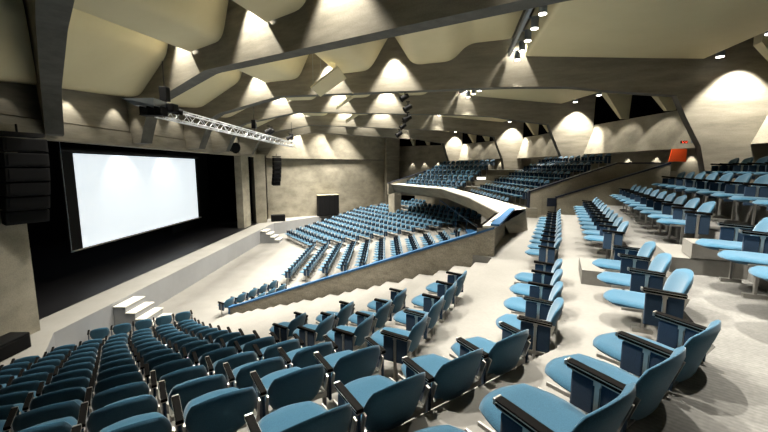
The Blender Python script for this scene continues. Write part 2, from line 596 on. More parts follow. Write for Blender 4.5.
# ------------------------------------------------------------------ far wall, back walls, shell
def wall(name, a, b, z0, z1, m, th=0.25, side=1, label=None):
    L = math.hypot(b[0] - a[0], b[1] - a[1])
    n = ((b[1] - a[1]) / L * th * side, -(b[0] - a[0]) / L * th * side)
    mb = MB()
    mb.prism([a, b, (b[0] + n[0], b[1] + n[1]), (a[0] + n[0], a[1] + n[1])], z0, z1, m)
    return struct(mb, name, label)
FW0, FW1 = (-10.3, 32.2), (0.75, 39.2)
wall('wall_far', FW0, FW1, 0, 6.3, 'concrete_wall', 0.3, -1, 'tall plain concrete wall at the far side')
fa0, fa1 = (-10.2, 31.95), (0.9, 38.95)
wall('wall_far_upper', fa0, fa1, 6.34, 11.6, 'concrete_wall', 0.5, -1, 'upper band of the far concrete wall')
# outer shell behind the back walls and around the camera
wall('wall_rear_shell', (15.5, -9), (15.5, 42), 0, 11.6, 'black_void', 0.2, 1)
wall('wall_far_shell', (0.9, 42), (15.5, 42), 0, 11.6, 'black_void', 0.2, -1)
wall('wall_near_side', (-10.4, 6.9), (-1.2, -6.0), 0, 11.6, 'black_void', 0.3, -1)
wall('wall_near_rear', (-1.2, -6.0), (15.5, -6.0), 0, 11.6, 'black_void', 0.3, 1)
mb = MB(); mb.box((2.5, 18, 11.7), (27, 50, 0.2), 'black_void'); struct(mb, 'ceiling_deck')

# ------------------------------------------------------------------ beams
BEAMS = []
for F, E in (((-10.5, 7.6), (-10.5 + 22 * math.sin(R(150)), 7.6 + 22 * math.cos(R(150)))),
             ((-10.5, 11.85), (-10.5 + 22 * math.sin(R(137)), 11.85 + 22 * math.cos(R(137)))),
             ((-10.5, 15.7), (-10.5 + 22 * math.sin(R(125)), 15.7 + 22 * math.cos(R(125)))),
             ((-10.5, 19.8), (10.0, 12.4)), ((-10.5, 22.8), (9.35, 20.5)), ((-10.5, 27.0), (8.7, 28.4)),
             ((-10.5, 30.6), (5.96, 35.9)), ((-10.35, 31.7), (0.7, 38.6))):
    L = math.hypot(E[0] - F[0], E[1] - F[1])
    BEAMS.append((F, ((E[0] - F[0]) / L, (E[1] - F[1]) / L), L))
UNDER = [(0.35, 6.5), (1.0, 6.5), (1.45, 7.3), (1.95, 8.0), (2.4, 8.2), (5.9, 8.8), (6.2, 8.81), (16.2, 8.5), (18.2, 8.36), (19.7, 8.1), (21.4, 7.86)]
ZOFF = [-1.1, -0.62, -0.25, 0.0, -0.06, -0.2, -0.3, -0.4]


def zo(i, s, z):
    return z + ZOFF[i] * min(1.0, max(0.0, (z - 6.5) / 2.0)) * (1.0 if s < 17 else max(0.0, (22 - s) / 5.0) if i > 2 else 1.0)

HALF = 0.21


def bpt(i, s, off=0.0):
    """plan point on beam i at s metres (for a 21.8 m beam; others scale), off metres to the far side."""
    F, u, L = BEAMS[i]
    s = s * L / 21.8
    return (F[0] + u[0] * s - u[1] * off, F[1] + u[1] * s + u[0] * off)


for i, (F, u, L) in enumerate(BEAMS):
    if i == 7:
        continue
    mb = MB()
    butt = 3 <= i <= 6
    if butt:
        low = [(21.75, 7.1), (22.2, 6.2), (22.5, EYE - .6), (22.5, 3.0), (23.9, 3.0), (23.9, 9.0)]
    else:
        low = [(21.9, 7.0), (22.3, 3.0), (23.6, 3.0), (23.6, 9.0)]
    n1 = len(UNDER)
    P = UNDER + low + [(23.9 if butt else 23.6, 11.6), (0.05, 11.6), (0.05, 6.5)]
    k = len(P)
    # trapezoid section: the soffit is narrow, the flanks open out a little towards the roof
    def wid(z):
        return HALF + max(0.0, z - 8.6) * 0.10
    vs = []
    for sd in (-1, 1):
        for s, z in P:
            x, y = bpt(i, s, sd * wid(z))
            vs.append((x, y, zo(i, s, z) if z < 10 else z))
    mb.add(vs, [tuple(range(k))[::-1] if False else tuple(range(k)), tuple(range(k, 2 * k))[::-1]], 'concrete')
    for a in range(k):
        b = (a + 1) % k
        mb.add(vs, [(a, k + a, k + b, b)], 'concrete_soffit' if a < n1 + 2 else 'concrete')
    o = struct(mb, 'beam', 'folded concrete roof beam running from the stage wall to the back of the hall')
    import bmesh
    bm = bmesh.new(); bm.from_mesh(o.data)
    bmesh.ops.recalc_face_normals(bm, faces=bm.faces)
    bmesh.ops.triangulate(bm, faces=[f for f in bm.faces if len(f.verts) > 4])
    bm.to_mesh(o.data); bm.free()


# ------------------------------------------------------------------ ceiling panels
def smooth_profile(pts, r=0.22, n=4):
    out = [pts[0]]
    for a, b, c in zip(pts, pts[1:], pts[2:]):
        va = (a[0] - b[0], a[1] - b[1]); vc = (c[0] - b[0], c[1] - b[1])
        la, lc = math.hypot(*va), math.hypot(*vc)
        rr = min(r, la * .45, lc * .45)
        p, q = (b[0] + va[0] / la * rr, b[1] + va[1] / la * rr), (b[0] + vc[0] / lc * rr, b[1] + vc[1] / lc * rr)
        for j in range(n + 1):
            t = j / n
            out.append(((1 - t) ** 2 * p[0] + 2 * t * (1 - t) * b[0] + t * t * q[0], (1 - t) ** 2 * p[1] + 2 * t * (1 - t) * b[1] + t * t * q[1]))
    out.append(pts[-1])
    return out


PANELS = [[(0.1, 8.62), (1.35, 8.52), (4.0, 9.62), (4.4, 10.6)],
          [(5.33, 9.62), (5.36, 9.44), (7.2, 9.45), (7.95, 10.6)],
          [(9.17, 9.68), (9.2, 9.5), (10.65, 9.52), (11.55, 10.75)],
          [(11.75, 10.75), (12.5, 9.57), (14.1, 9.57), (14.65, 10.13), (16.2, 10.13)],
          [(16.62, 10.3), (16.7, 9.5), (20.3, 9.1), (22.0, 8.92)]]
for i in range(7):
    for j, pr in enumerate(PANELS):
        q = smooth_profile(pr, 0.35 if j < 4 else 0.12)
        mb = MB()
        th = 0.05
        n = len(q)
        vs = []
        for dz in (0, th):
            for end in (0, 1):
                bi = i + end
                off = (HALF + .06) if end == 0 else -(HALF + .06)
                if bi == 7:
                    off = 0
                for s, z in q:
                    x, y = bpt(bi, s, off + (0.1 if end == 0 else -0.1) * max(0, z - 8.8))
                    vs.append((x, y, (zo(bi, s, z) if z < 10 else z + ZOFF[bi] * .5) + dz))
        fs = []
        for a in range(n - 1):
            fs.append((a, n + a, n + a + 1, a + 1))
            fs.append((2 * n + a, 2 * n + a + 1, 3 * n + a + 1, 3 * n + a))
        fs += [(0, 2 * n, 3 * n, n), (n - 1, 2 * n - 1, 4 * n - 1, 3 * n - 1)]
        mb.add(vs, fs, 'cream', True)
        struct(mb, 'ceiling_panel', 'cream curved ceiling panel between two concrete beams')
def along(a, b, t):
    return (a[0] + (b[0] - a[0]) * t, a[1] + (b[1] - a[1]) * t)


# tilted reflector leaves in the bays
def reflector(bi, c, label):
    (s0, s1) = c
    root_pts = []
    a0 = bpt(bi + 1, s0, -1.15); a1 = bpt(bi + 1, s1, -1.15)
    b0 = bpt(bi, s0 + .1, (0.5)); b1 = bpt(bi, s1 + .1, 0.5)
    m0 = tuple(a0[k] * .66 + b0[k] * .34 for k in (0, 1)); m1 = tuple(a1[k] * .66 + b1[k] * .34 for k in (0, 1))
    mb = MB()
    mb.plate([(a0[0], a0[1], 8.72 + zo(bi, 5, 9) - 9), (a1[0], a1[1], 9.36 + zo(bi, 5, 9) - 9), (m1[0], m1[1], 9.36 + zo(bi, 5, 9) - 9), (m0[0], m0[1], 8.72 + zo(bi, 5, 9) - 9)], 0.06, 'cream')
    ro = tag(mb.build('reflector_panel'), label, 'panel', 'tilted reflector panels under the roof')
    for q, z in ((a0, 8.8), (a1, 9.4), (m0, 8.8), (m1, 9.4)):
        c_ = ((a0[0] + m1[0]) / 2, (a0[1] + m1[1]) / 2)
        q = along(q, c_, .15)
        mb = MB(); mb.tube((q[0], q[1], z + zo(bi, 5, 9) - 9), (q[0], q[1], 11.5 if z < 9 else 9.47 + zo(bi, 5, 9) - 9), .008, 'grey_metal', 5)
        mb.build('suspension_cable', ro)
reflector(2, (8.75, 9.95), 'largest tilted cream reflector leaf hung between the two nearest long beams')
reflector(3, (8.8, 9.9), 'middle tilted cream reflector leaf hung between farther beams')
reflector(4, (8.8, 9.9), 'small tilted cream reflector leaf hung between the far beams')

# ------------------------------------------------------------------ back wall bays with clerestory
WT, WL = EYE + 2.3, EYE + 0.74
for i in range(1, 7):
    j = i + 1
    q0, q1 = bpt(i, 23.45, 0.2), bpt(j, 23.45, -0.2)
    r0, r1 = bpt(i, 25.2, 0.0), bpt(j, 25.2, 0.0)
    if i == 6:
        q1 = (1.6, 39.3); r1 = (1.8, 40.8)
    u0, u1 = along(q0, r0, .1), along(q1, r1, .1)
    mb = MB()
    # upper wall, leaning slightly outwards at the top
    t0, t1 = along(q0, r0, .32), along(q1, r1, .32)
    vs = [(q0[0], q0[1], WL), (q1[0], q1[1], WL), (t1[0], t1[1], WT), (t0[0], t0[1], WT),
          (r0[0], r0[1], WL), (r1[0], r1[1], WL), (r1[0], r1[1], WT), (r0[0], r0[1], WT)]
    mb.add(vs, [(0, 1, 2, 3), (3, 2, 6, 7), (4, 5, 1, 0), (5, 4, 7, 6), (0, 3, 7, 4), (1, 5, 6, 2)], 'concrete_wall')
    struct(mb, 'wall_rear_upper', 'upper concrete back wall below the clerestory')
    # recessed lower wall
    s0, s1 = along(q0, r0, .75), along(q1, r1, .75)
    mb = MB()
    mb.prism([s0, s1, r1, r0], 2.5, WL + .02, 'concrete_wall')
    struct(mb, 'wall_rear_recess', 'recessed lower back wall')
    # clerestory opening: black backing
    mb = MB()
    mb.prism([r0, r1, along(q1, r1, 1.05), along(q0, r0, 1.05)], WT - .1, 11.6, 'black_void')
    struct(mb, 'window_clerestory', 'dark clerestory opening over the back wall')
    # fins between the panel edge and the wall top
    e0, e1 = bpt(i, 22.05, .3), bpt(j, 22.05, -.3)
    if i == 6:
        e1 = (0.9, 37.8)
    for f in ((0.22, 0.42, 0.72) if i == 3 else (.3, .45, .58, .7, .8, .9) if i == 2 else (0.26, 0.5, 0.74)):
        pa, pb = along(e0, e1, f), along(t0, t1, f)
        du = Vector((e1[0] - e0[0], e1[1] - e0[1], 0)).normalized()
        pc, pd = along(pb, pa, .62), along(pb, pa, .16)
        A = [Vector((pc[0], pc[1], 9.4)), Vector((pb[0], pb[1], 9.4)), Vector((pb[0], pb[1], WT + .02)), Vector((pd[0], pd[1], WT + .02)), Vector((pc[0], pc[1], 9.0))]
        mb = MB()
        k = len(A)
        w0 = [0.2, 0.2, 0.09, 0.07, 0.17]
        vs = [p - du * w for p, w in zip(A, w0)] + [p + du * w for p, w in zip(A, w0)]
        mb.add(vs, [tuple(range(k)), tuple(range(k, 2 * k))[::-1]] + [(x, k + x, k + (x + 1) % k, (x + 1) % k) for x in range(k)], 'cream')
        struct(mb, 'trim_fin', 'tapered cream fin in the clerestory')
RECESS = []
for i in range(2, 7):
    for f in (.2, .4, .6, .8):
        q0, q1 = bpt(i, 23.45, .2), bpt(i + 1, 23.45, -.2)
        r0, r1 = bpt(i, 25.2), bpt(i + 1, 25.2)
        if i == 6:
            q1 = (1.6, 39.3); r1 = (1.8, 40.8)
        a = along(along(q0, r0, .62), along(q1, r1, .62), f)
        RECESS.append(a)

# ------------------------------------------------------------------ parapet by the stepped aisle
def sloped_wall(name, a, b, za, zb, z0a, z0b, th, m, label, cap, capm, caph=.07, side=1, cap_over=.05, end_cap=False):
    L = math.hypot(b[0] - a[0], b[1] - a[1])
    n = ((b[1] - a[1]) / L * side, -(b[0] - a[0]) / L * side)
    mb = MB()
    off = lambda p, w: (p[0] + n[0] * w, p[1] + n[1] * w)
    mb.prism([a, b, off(b, th), off(a, th)], [z0a, z0b, z0b, z0a], [za, zb, zb, za], m)
    o = mb.build(name)
    mb = MB()
    mb.prism([off(a, -cap_over), off(b, -cap_over), off(b, th + cap_over), off(a, th + cap_over)], [za + .003, zb + .003, zb + .003, za + .003], [za + caph, zb + caph, zb + caph, za + caph], capm)
    if end_cap:
        u = ((a[0] - b[0]) / L, (a[1] - b[1]) / L)
        a2 = (a[0] + u[0] * .05, a[1] + u[1] * .05)
        mb.prism([off(a, -cap_over), a, off(a, th), off(a, th + cap_over), (off(a, th + cap_over)[0] + u[0] * .06, off(a, th + cap_over)[1] + u[1] * .06), (off(a, -cap_over)[0] + u[0] * .06, off(a, -cap_over)[1] + u[1] * .06)], z0a, za + caph, capm)
    c = mb.build(cap, o)
    return o, c


o, c = sloped_wall('aisle_parapet', PAR0, PAR1, 0.98, EYE - 1.37, -.05, 2.2, 0.22, 'parapet', '', 'blue_rail', 'rail', .055, -1, .015, True)
tag(o, 'sloping concrete parapet with a blue rail beside the stepped aisle', 'parapet')
c['label'] = 'blue capping rail'
cp_ = lambda q, w: (q[0] + .909 * w, q[1] - .416 * w)
o, c = sloped_wall('corner_parapet', cp_(PAR1, -.25), cp_(TIP, -.25), EYE - 1.365, EYE - 1.365, 2.9, 2.9, 0.14, 'parapet', '', 'inner_cap', 'white_ledge', .003, -1, 0)
tag(o, 'short level concrete parapet under a wide overhanging blue rail at the balcony corner', 'parapet')
mb = MB(); mb.prism([cp_(PAR1, -.09), cp_(TIP, -.09), cp_(TIP, .1), cp_(PAR1, .1)], EYE - 1.302, EYE - 1.255, 'rail')
mb.build('blue_rail', o)['label'] = 'wide blue capping rail'
# balcony front: wide white ledge over a dark concrete fascia
BF = [(2.5, 8.3), (TIP[0] - .35, TIP[1] - .1), (3.85, 16.5), (3.7, 23.6), (0.45, 31.0)]
BF = [(3.42, 10.7), (3.85, 16.5), (3.7, 23.6), (0.45, 31.0)]
BI = [(4.6, 11.75), (4.66, 16.5), (4.5, 23.85), (1.25, 31.45)]
mb = MB()
BFb = [(p[0] + .35, p[1] + .1) for p in BF]
mb2 = MB()
for a in range(3):
    # fascia (leans inward towards the bottom)
    vs = [(*BF[a], EYE - 1.36), (*BF[a + 1], EYE - 1.36), (*BFb[a + 1], EYE - 1.95), (*BFb[a], EYE - 1.95)]
    vi = [(*BI[a], EYE - 1.36), (*BI[a + 1], EYE - 1.36), (BI[a + 1][0] + .1, BI[a + 1][1], EYE - 2.05), (BI[a][0] + .1, BI[a][1], EYE - 2.05)]
    mb.add(vs + vi, [(0, 1, 2, 3), (5, 4, 7, 6), (3, 2, 6, 7), (0, 3, 7, 4), (1, 5, 6, 2), (4, 5, 1, 0)], 'concrete')
    mb2.prism([BF[a], BF[a + 1], BI[a + 1], BI[a]], EYE - 1.358, EYE - 1.30, 'white_ledge')
bf = mb.build('balcony_fascia')
tag(bf, 'angled concrete balcony front with a broad white ledge across the hall', 'balcony')
mb2.build('ledge', bf)['label'] = 'broad white ledge'
# white corner slab tying the ledge to the blue rail
mb = MB()
mb.prism([cp_(PAR1, -.26), (3.42, 10.68), (4.6, 11.76), cp_(TIP, 0), cp_(PAR1, 0)], EYE - 1.361, EYE - 1.304, 'white_ledge')
mb.prism([cp_(PAR1, -.26), (3.4, 10.7), (3.6, 10.75), cp_(PAR1, -.1)], EYE - 2.2, EYE - 1.363, 'concrete')
mb.build('corner_ledge', bf)['label'] = 'white corner of the ledge'
# balcony slab, with its stepped tiers
BX = lambda k: 4.98 + 0.85 * k
B4 = lambda k: 15.6 + 0.85 * k
BZ = lambda k: EYE - 2.0 + 0.375 * k
for k in range(6):
    mb = MB()
    xf, xb = (4.6 if k == 0 else BX(k) - .5), (BX(k + 1) - .45 if k < 5 else 11.5)
    df, db = (15.25 if k == 0 else B4(k) - .5), (B4(k + 1) - .45 if k < 5 else 22.5)
    c1, c2 = meet(S3, xf, S4, df), meet(S3, xb, S4, db)
    poly = [(xf, 14.95), c1, S4.p(df, 27.0), S4.p(db, 27.0), c2, (xb, 14.7 if xb < 9 else 14.4)]
    mb.prism(poly, EYE - 2.1 if k < 2 else BZ(k) - .8, BZ(k), 'concrete', 'floor')
    struct(mb, 'floor_balcony')
# parapet at the far end of the balcony
a, b = S4.p(14.7, 27.05), S4.p(20.5, 27.05)
o, c = sloped_wall('balcony_end_wall', a, b, EYE - 1.3, EYE + .25, EYE - 2.2, EYE - 1.2, .2, 'concrete_wall', '', 'wall_cap', 'navy', .05, 1, .02)
tag(o, 'sloping end wall of the far balcony beside the tall side wall', 'wall')
# rear wall of the parterre below the balcony
wall('wall_parterre_rear', (8.6, 11), (8.4, 24.5), 0, EYE - 2.3, 'concrete_wall', .2, 1)
wall('wall_parterre_far', (8.4, 24.5), (3.0, 35.5), 0, EYE - 2.3, 'concrete_wall', .2, 1)
# pier below the far balcony end
mb = MB(); mb.prism([(0.9, 31.6), (1.5, 31.9), (1.0, 33.0), (.4, 32.7)], 0, EYE - 2, 'concrete_wall'); struct(mb, 'wall_far_pier')
mb = MB(); mb.prism([(0.25, 37.0), (1.6, 38.0), (1.3, 39.8), (0.0, 39.0)], 0, 11.6, 'concrete'); struct(mb, 'wall_far_corner', 'concrete pier in the far corner')
# stair wall with blue capping under the balcony
hr = empty('stair_rail', (4.85, 24.3, 1.2)); tag(hr, 'thin sloping blue handrail under the balcony', 'handrail')
mb = MB(); mb.tube((5.4, 20.6, 2.1), (4.3, 28.0, 3.05), .045, 'rail', 8); child(mb, 'rail_bar', hr)
for q_ in (0, .25, .5, .75, 1):
    mb = MB(); mb.tube((5.4 - 1.1 * q_, 20.6 + 7.4 * q_, 1.2), (5.4 - 1.1 * q_, 20.6 + 7.4 * q_, 2.1 + .95 * q_), .02, 'rail', 6); child(mb, 'baluster', hr)
mb = MB(); mb.prism([(4.4, 18.4), (5.5, 18.4), (5.6, 20.4), (4.7, 20.4)], 1.2, 1.98, 'concrete_wall'); 
o = mb.build('landing_ledge'); tag(o, 'concrete ledge with a flat blue top under the balcony', 'ledge')
mb = MB(); mb.prism([(4.36, 18.36), (5.54, 18.36), (5.64, 20.44), (4.66, 20.44)], 1.985, 2.04, 'rail'); mb.build('ledge_top', o)['label'] = 'blue top'

# entrance walls at the end of the near upper tiers
W2a, W2b = (6.95, 14.65), (10.2, 13.1)
o, c = sloped_wall('ramp_wall', W2a, W2b, EYE - 1.2, EYE + .14, EYE - 2.1, EYE - 1.2, .22, 'concrete_wall', '', 'wall_cap', 'navy', .07, -1, .03, True)
tag(o, 'nearer sloping concrete ramp wall with a dark cap', 'wall'); c['label'] = 'dark navy cap'
W1a, W1b, W1c = (5.98, 14.92), (9.25, 14.6), (11.0, 14.45)
o, c = sloped_wall('ramp_wall', W1a, W1b, EYE - .98, EYE + .16, EYE - 2.1, EYE - 1.2, .2, 'concrete_wall', '', 'wall_cap', 'navy', .06, -1, .03, True)
tag(o, 'farther concrete ramp wall with a dark cap, next to the balcony seats', 'wall'); c['label'] = 'dark navy cap'
mb = MB(); mb.prism([W1b, W1c, (11.0, 14.65), (9.27, 14.8)], EYE - 1.4, EYE + .16, 'concrete_wall'); mb.build('level_end', o)
mb = MB(); mb.prism([W1b, W1c, (11.0, 14.65), (9.27, 14.8)], EYE + .163, EYE + .22, 'navy'); mb.build('level_cap', o)['label'] = 'dark navy cap'
# ramp floor between the two walls
mb = MB(); mb.prism([(6.0, 14.9), W2a, W2b, (10.6, 14.5), W1b], [EYE - 2.1] * 5, [EYE - 2.005, EYE - 2.005, EYE - 1.3, EYE - 1.2, EYE - 1.4], 'concrete_wall'); struct(mb, 'floor_ramp')
# navy board on the wall end, orange panel, small lit signs
mb = MB(); mb.rbox((6.72, 14.6, EYE - 1.36), (0.36, 0.05, 0.34), 'navy', .01)
o = mb.build('notice_board'); tag(o, 'small dark navy board at the end of the nearer ramp wall', 'board')
mb = MB(); mb.rbox((6.72, 14.57, EYE - 1.36), (0.3, 0.02, 0.28), 'rail', .005); 
# orange panel standing at the top of the ramp
og = MB(); og.plate([(9.98, 12.95, EYE + .22), (10.5, 12.85, EYE + .22), (10.5, 12.85, EYE + .66), (10.06, 12.95, EYE + .66)], .05, 'orange')
o = og.build('orange_panel'); tag(o, 'bright orange panel at the top of the ramp wall', 'panel')
sg = empty('exit_sign', (10.5, 13.0, EYE + .9)); tag(sg, 'tiny red lit sign on the concrete above the orange panel', 'sign')
mb = MB(); mb.box((0, .0, 0), (.22, .05, .09), 'black'); mb.build('sign_box', sg)
mb = MB()
for dx, dz in ((-.08, .02), (-.04, -.02), (0, .02), (.04, -.02), (.08, .02), (-.07, -.025), (.07, -.02)):
    mb.box((dx, -.03, dz), (.022, .012, .022), 'red_led')
mb.build('led_mark', sg)['label'] = 'red lit marks'
sg = empty('exit_light', (10.5, 12.6, EYE + .92)); tag(sg, 'tiny pale blue lamp above the orange panel', 'lamp')
mb = MB(); mb.rbox((0, 0, 0), (.15, .08, .16), 'grey_metal', .02); mb.build('lamp_box', sg)
mb = MB(); mb.box((0, -.05, 0), (.11, .02, .12), 'blue_led'); mb.build('lens', sg)
sg = empty('gangway_sign', (5.9, 22.3, EYE - .62)); tag(sg, 'small white lit sign among the dark balcony seats', 'sign')
mb = MB(); mb.box((0, 0, 0), (.6, .08, .2), 'black'); mb.build('sign_box', sg)
mb = MB(); mb.box((0, -.05, 0), (.54, .02, .15), 'white_led'); mb.build('sign_face', sg)

# ------------------------------------------------------------------ truss over the stage edge
TX, TZ = -6.5, EYE + 1.62
tr = empty('lighting_truss', (TX, 18.7, TZ)); tag(tr, 'long silver lattice truss hanging along the stage edge', 'truss')
mb = MB()
ya, yb = 10.9, 26.6
for dx, dz in ((-.15, -.15), (.15, -.15), (-.15, .15), (.15, .15)):
    mb.tube((TX + dx, ya, TZ + dz), (TX + dx, yb, TZ + dz), .026, 'alu', 6)
child(mb, 'chord', tr)
mb = MB()
n = 34
for i in range(n):
    y0, y1 = ya + (yb - ya) * i / n, ya + (yb - ya) * (i + 1) / n
    for sx_ in (-.15, .15):
        z0, z1 = (-.15, .15) if i % 2 else (.15, -.15)
        mb.tube((TX + sx_, y0, TZ + z0), (TX + sx_, y1, TZ + z1), .014, 'alu', 5)
    for sz in (-.15, .15):
        x0, x1 = (-.15, .15) if i % 2 else (.15, -.15)
        mb.tube((TX + x0, y0, TZ + sz), (TX + x1, y1, TZ + sz), .014, 'alu', 5)
child(mb, 'lacing', tr)
for yy in (11.2, 18.7, 26.2):
    mb = MB(); mb.tube((TX, yy, TZ + .15), (TX, yy, 8.7 if yy > 12 else 8.6), .015, 'black', 6); child(mb, 'hoist_cable', tr)
    mb = MB(); mb.rbox((TX, yy, TZ + .55), (.22, .22, .42), 'black', .03); child(mb, 'chain_hoist', tr)
# projector housing at the near end
ph = empty('projector', (TX + .05, 10.25, TZ + .02), R(0)); tag(ph, 'grey boxed projector on a black frame at the near end of the truss', 'projector')
mb = MB()
mb.add([tuple(q * .66 for q in p) for p in [(-.95, -.1, .34), (.55, -.45, .3), (.62, .5, .26), (-.3, .5, .32), (-.45, -.1, .05), (.55, -.45, .02), (.62, .5, .0), (-.2, .5, .02)]],
       [(0, 1, 2, 3), (7, 6, 5, 4), (0, 4, 5, 1), (1, 5, 6, 2), (2, 6, 7, 3), (3, 7, 4, 0)], 'grey_metal')
mb.build('housing', ph)['label'] = 'light grey wedge shaped housing'
mb = MB()
for x in (-.15, .05, .25, .42):
    mb.box((x, .05, -.1), (.025, .3, .24), 'black')
mb.box((.13, .05, -.21), (.62, .3, .025), 'black')
mb.build('frame', ph)
mb = MB(); mb.rbox((.45, .35, .03), (.28, .3, .24), 'black', .04); mb.tube((.42, .45, -.03), (.66, .56, -.06), .08, 'black', 10); mb.build('lens_unit', ph)


def stage_lamp(label, p, aim, size=1.0, group='black stage spotlights under the roof'):
    root = empty('stage_spotlight', p)
    tag(root, label, 'spotlight', group)
    d = Vector(aim).normalized()
    mb = MB()
    mb.tube(-d * .2 * size, d * .2 * size, .12 * size, 'black', 12, .15 * size)
    mb.build('lamp_body', root)
    mb = MB()
    mb.tube((0, 0, 0), (0, 0, .32 * size), .03 * size, 'black', 6)
    mb.box((0, 0, .3 * size), (.2 * size, .06 * size, .05 * size), 'black')
    mb.build('yoke', root)
    mb = MB(); mb.tube(d * .2 * size, d * .23 * size, .15 * size, 'speaker_grille', 12, .17 * size); mb.build('shutter', root)


for k, (fx, lbl) in enumerate(((12.1, 'topmost'), (12.2, 'middle'), (12.25, 'lowest'))):
    x, y = bpt(3, fx, -.05 - .05 * k)
    stage_lamp(lbl + ' black spotlight of the three below the second long beam', (x + .05 * (k % 2), y - .05, 8.4 - .44 * k), (-1, -.25, -.6), .8)
for k, (fx, lbl) in enumerate(((13.0, 'first'), (12.75, 'second'), (12.5, 'third'))):
    x, y = bpt(4, fx, -.05)
    stage_lamp(lbl + ' black spotlight of the cluster below the third long beam, counted from the back wall', (x, y, 8.3 - .43 * k), (-1, -.2, -.7), .85)
for yy, lbl in ((21.0, 'middle of the truss'), (21.5, 'middle of the truss, farther one'), (25.6, 'far end of the truss')):
    stage_lamp('small black spotlight standing on the ' + lbl, (TX, yy, TZ + .45), (-.8, -.3, -.5), .9, 'black spotlights on the truss')
stage_lamp('large round black lamp on the header above the dark stage', (-9.9, 24.0, EYE + 1.35), (1, -.6, -.2), 2.1, 'header lamps')
# ceiling rails and bars of downlights between the beams
DL = []
for i in range(2, 7):
    sA = 16.15
    a = bpt(i, sA, .45); b = bpt(i + 1, sA, -.45)
    if i == 6:
        continue
    root = empty('lighting_bar', (a[0], a[1], 9.6))
    names = {2: 'nearest', 3: 'second', 4: 'third', 5: 'farthest'}
    tag(root, names[i] + ' grey lighting bar across the ceiling gap between two beams', 'lighting bar', 'lighting bars in the ceiling gap')
    mb = MB()
    d = Vector((b[0] - a[0], b[1] - a[1], 0))
    ang = math.atan2(d.y, d.x)
    mb.box((d.x / 2, d.y / 2, 0), (d.length, .09, .16), 'grey_metal', ang)
    mb.build('bar', root)
    nd = 5
    for k in range(nd):
        f = .42 + .54 * k / (nd - 1)
        p = along(a, b, f)
        px = (p[0] + BEAMS[i + 1][1][0] * (.25 if i != 3 else .36), p[1] + BEAMS[i + 1][1][1] * (.25 if i != 3 else .36), 9.3)
        rt = empty('downlight', px)
        tag(rt, '%s grey downlight, counted from the nearer beam, on the %s lighting bar' % (('first', 'second', 'third', 'fourth', 'fifth')[k], names[i]), 'downlight', 'downlights on the lighting bars')
        mb = MB(); mb.tube((0, 0, 0), (0, 0, .3), .1, 'grey_metal', 14)
        mb.tube((0, 0, .3), (-BEAMS[i + 1][1][0] * .2, -BEAMS[i + 1][1][1] * .2, .3), .02, 'grey_metal', 6)
        mb.build('can', rt)
        mb = MB(); mb.tube((0, 0, -.012), (0, 0, -.002), .095, 'lamp', 16); mb.build('lamp_disc', rt)['label'] = 'glowing lamp'
        DL.append((px, i, k))
# small downlights along the panel edge over the back wall
for i in range(2, 6):
    e0, e1 = bpt(i, 22.2, .3), bpt(i + 1, 22.2, -.3)
    for k, f in enumerate((.25, .5, .74, .955) if i == 2 else (.15, .4, .65, .88)):
        p = along(e0, e1, f)
        rt = empty('downlight', (p[0], p[1], 8.84))
        tag(rt, '%s small round downlight along the clerestory edge, %s bay from the camera' % (('first', 'second', 'third', 'fourth')[k], ('first', 'second', 'third', 'fourth')[i - 2]), 'downlight', 'clerestory downlights')
        mb = MB(); mb.tube((0, 0, 0), (0, 0, .16), .11, 'grey_metal', 12); mb.build('can', rt)
        mb = MB(); mb.tube((0, 0, -.012), (0, 0, -.002), .1, 'lamp', 12); mb.build('lamp_disc', rt)['label'] = 'glowing lamp'

# ------------------------------------------------------------------ seats
def pad(mb, w, h, T, nu, nv, shape, m, k=0.55):
    """puffy pad: shape(u, v) -> (point, normal) for u, v in [-1, 1]; the outline is a rounded square."""
    front, back = [], []
    for j in range(nv + 1):
        for i in range(nu + 1):
            u, v = -1 + 2 * i / nu, -1 + 2 * j / nv
            x = u * math.sqrt(1 - k * v * v / 2)
            y = v * math.sqrt(1 - k * u * u / 2)
            e = max(abs(u), abs(v))
            t = T * math.sqrt(max(0.0, 1 - e ** 5)) if e < 1 else 0.0
            t = max(t, T * 0.12)
            p, n = shape(x / math.sqrt(1 - k / 2) if False else x, y)
            front.append(Vector(p) + Vector(n) * t)
            back.append(Vector(p) - Vector(n) * t)
    W = nu + 1
    N = W * (nv + 1)
    fs = []
    for j in range(nv):
        for i in range(nu):
            a = j * W + i
            fs.append((a, a + 1, a + W + 1, a + W))
            fs.append((N + a, N + a + W, N + a + W + 1, N + a + 1))
    ring = [i for i in range(W)] + [j * W + nu for j in range(1, nv + 1)] + [nv * W + i for i in range(nu - 1, -1, -1)] + [j * W for j in range(nv - 1, 0, -1)]
    for a, b in zip(ring, ring[1:] + ring[:1]):
        fs.append((a, N + a, N + b, b))
    mb.add(front + back, fs, m, True)


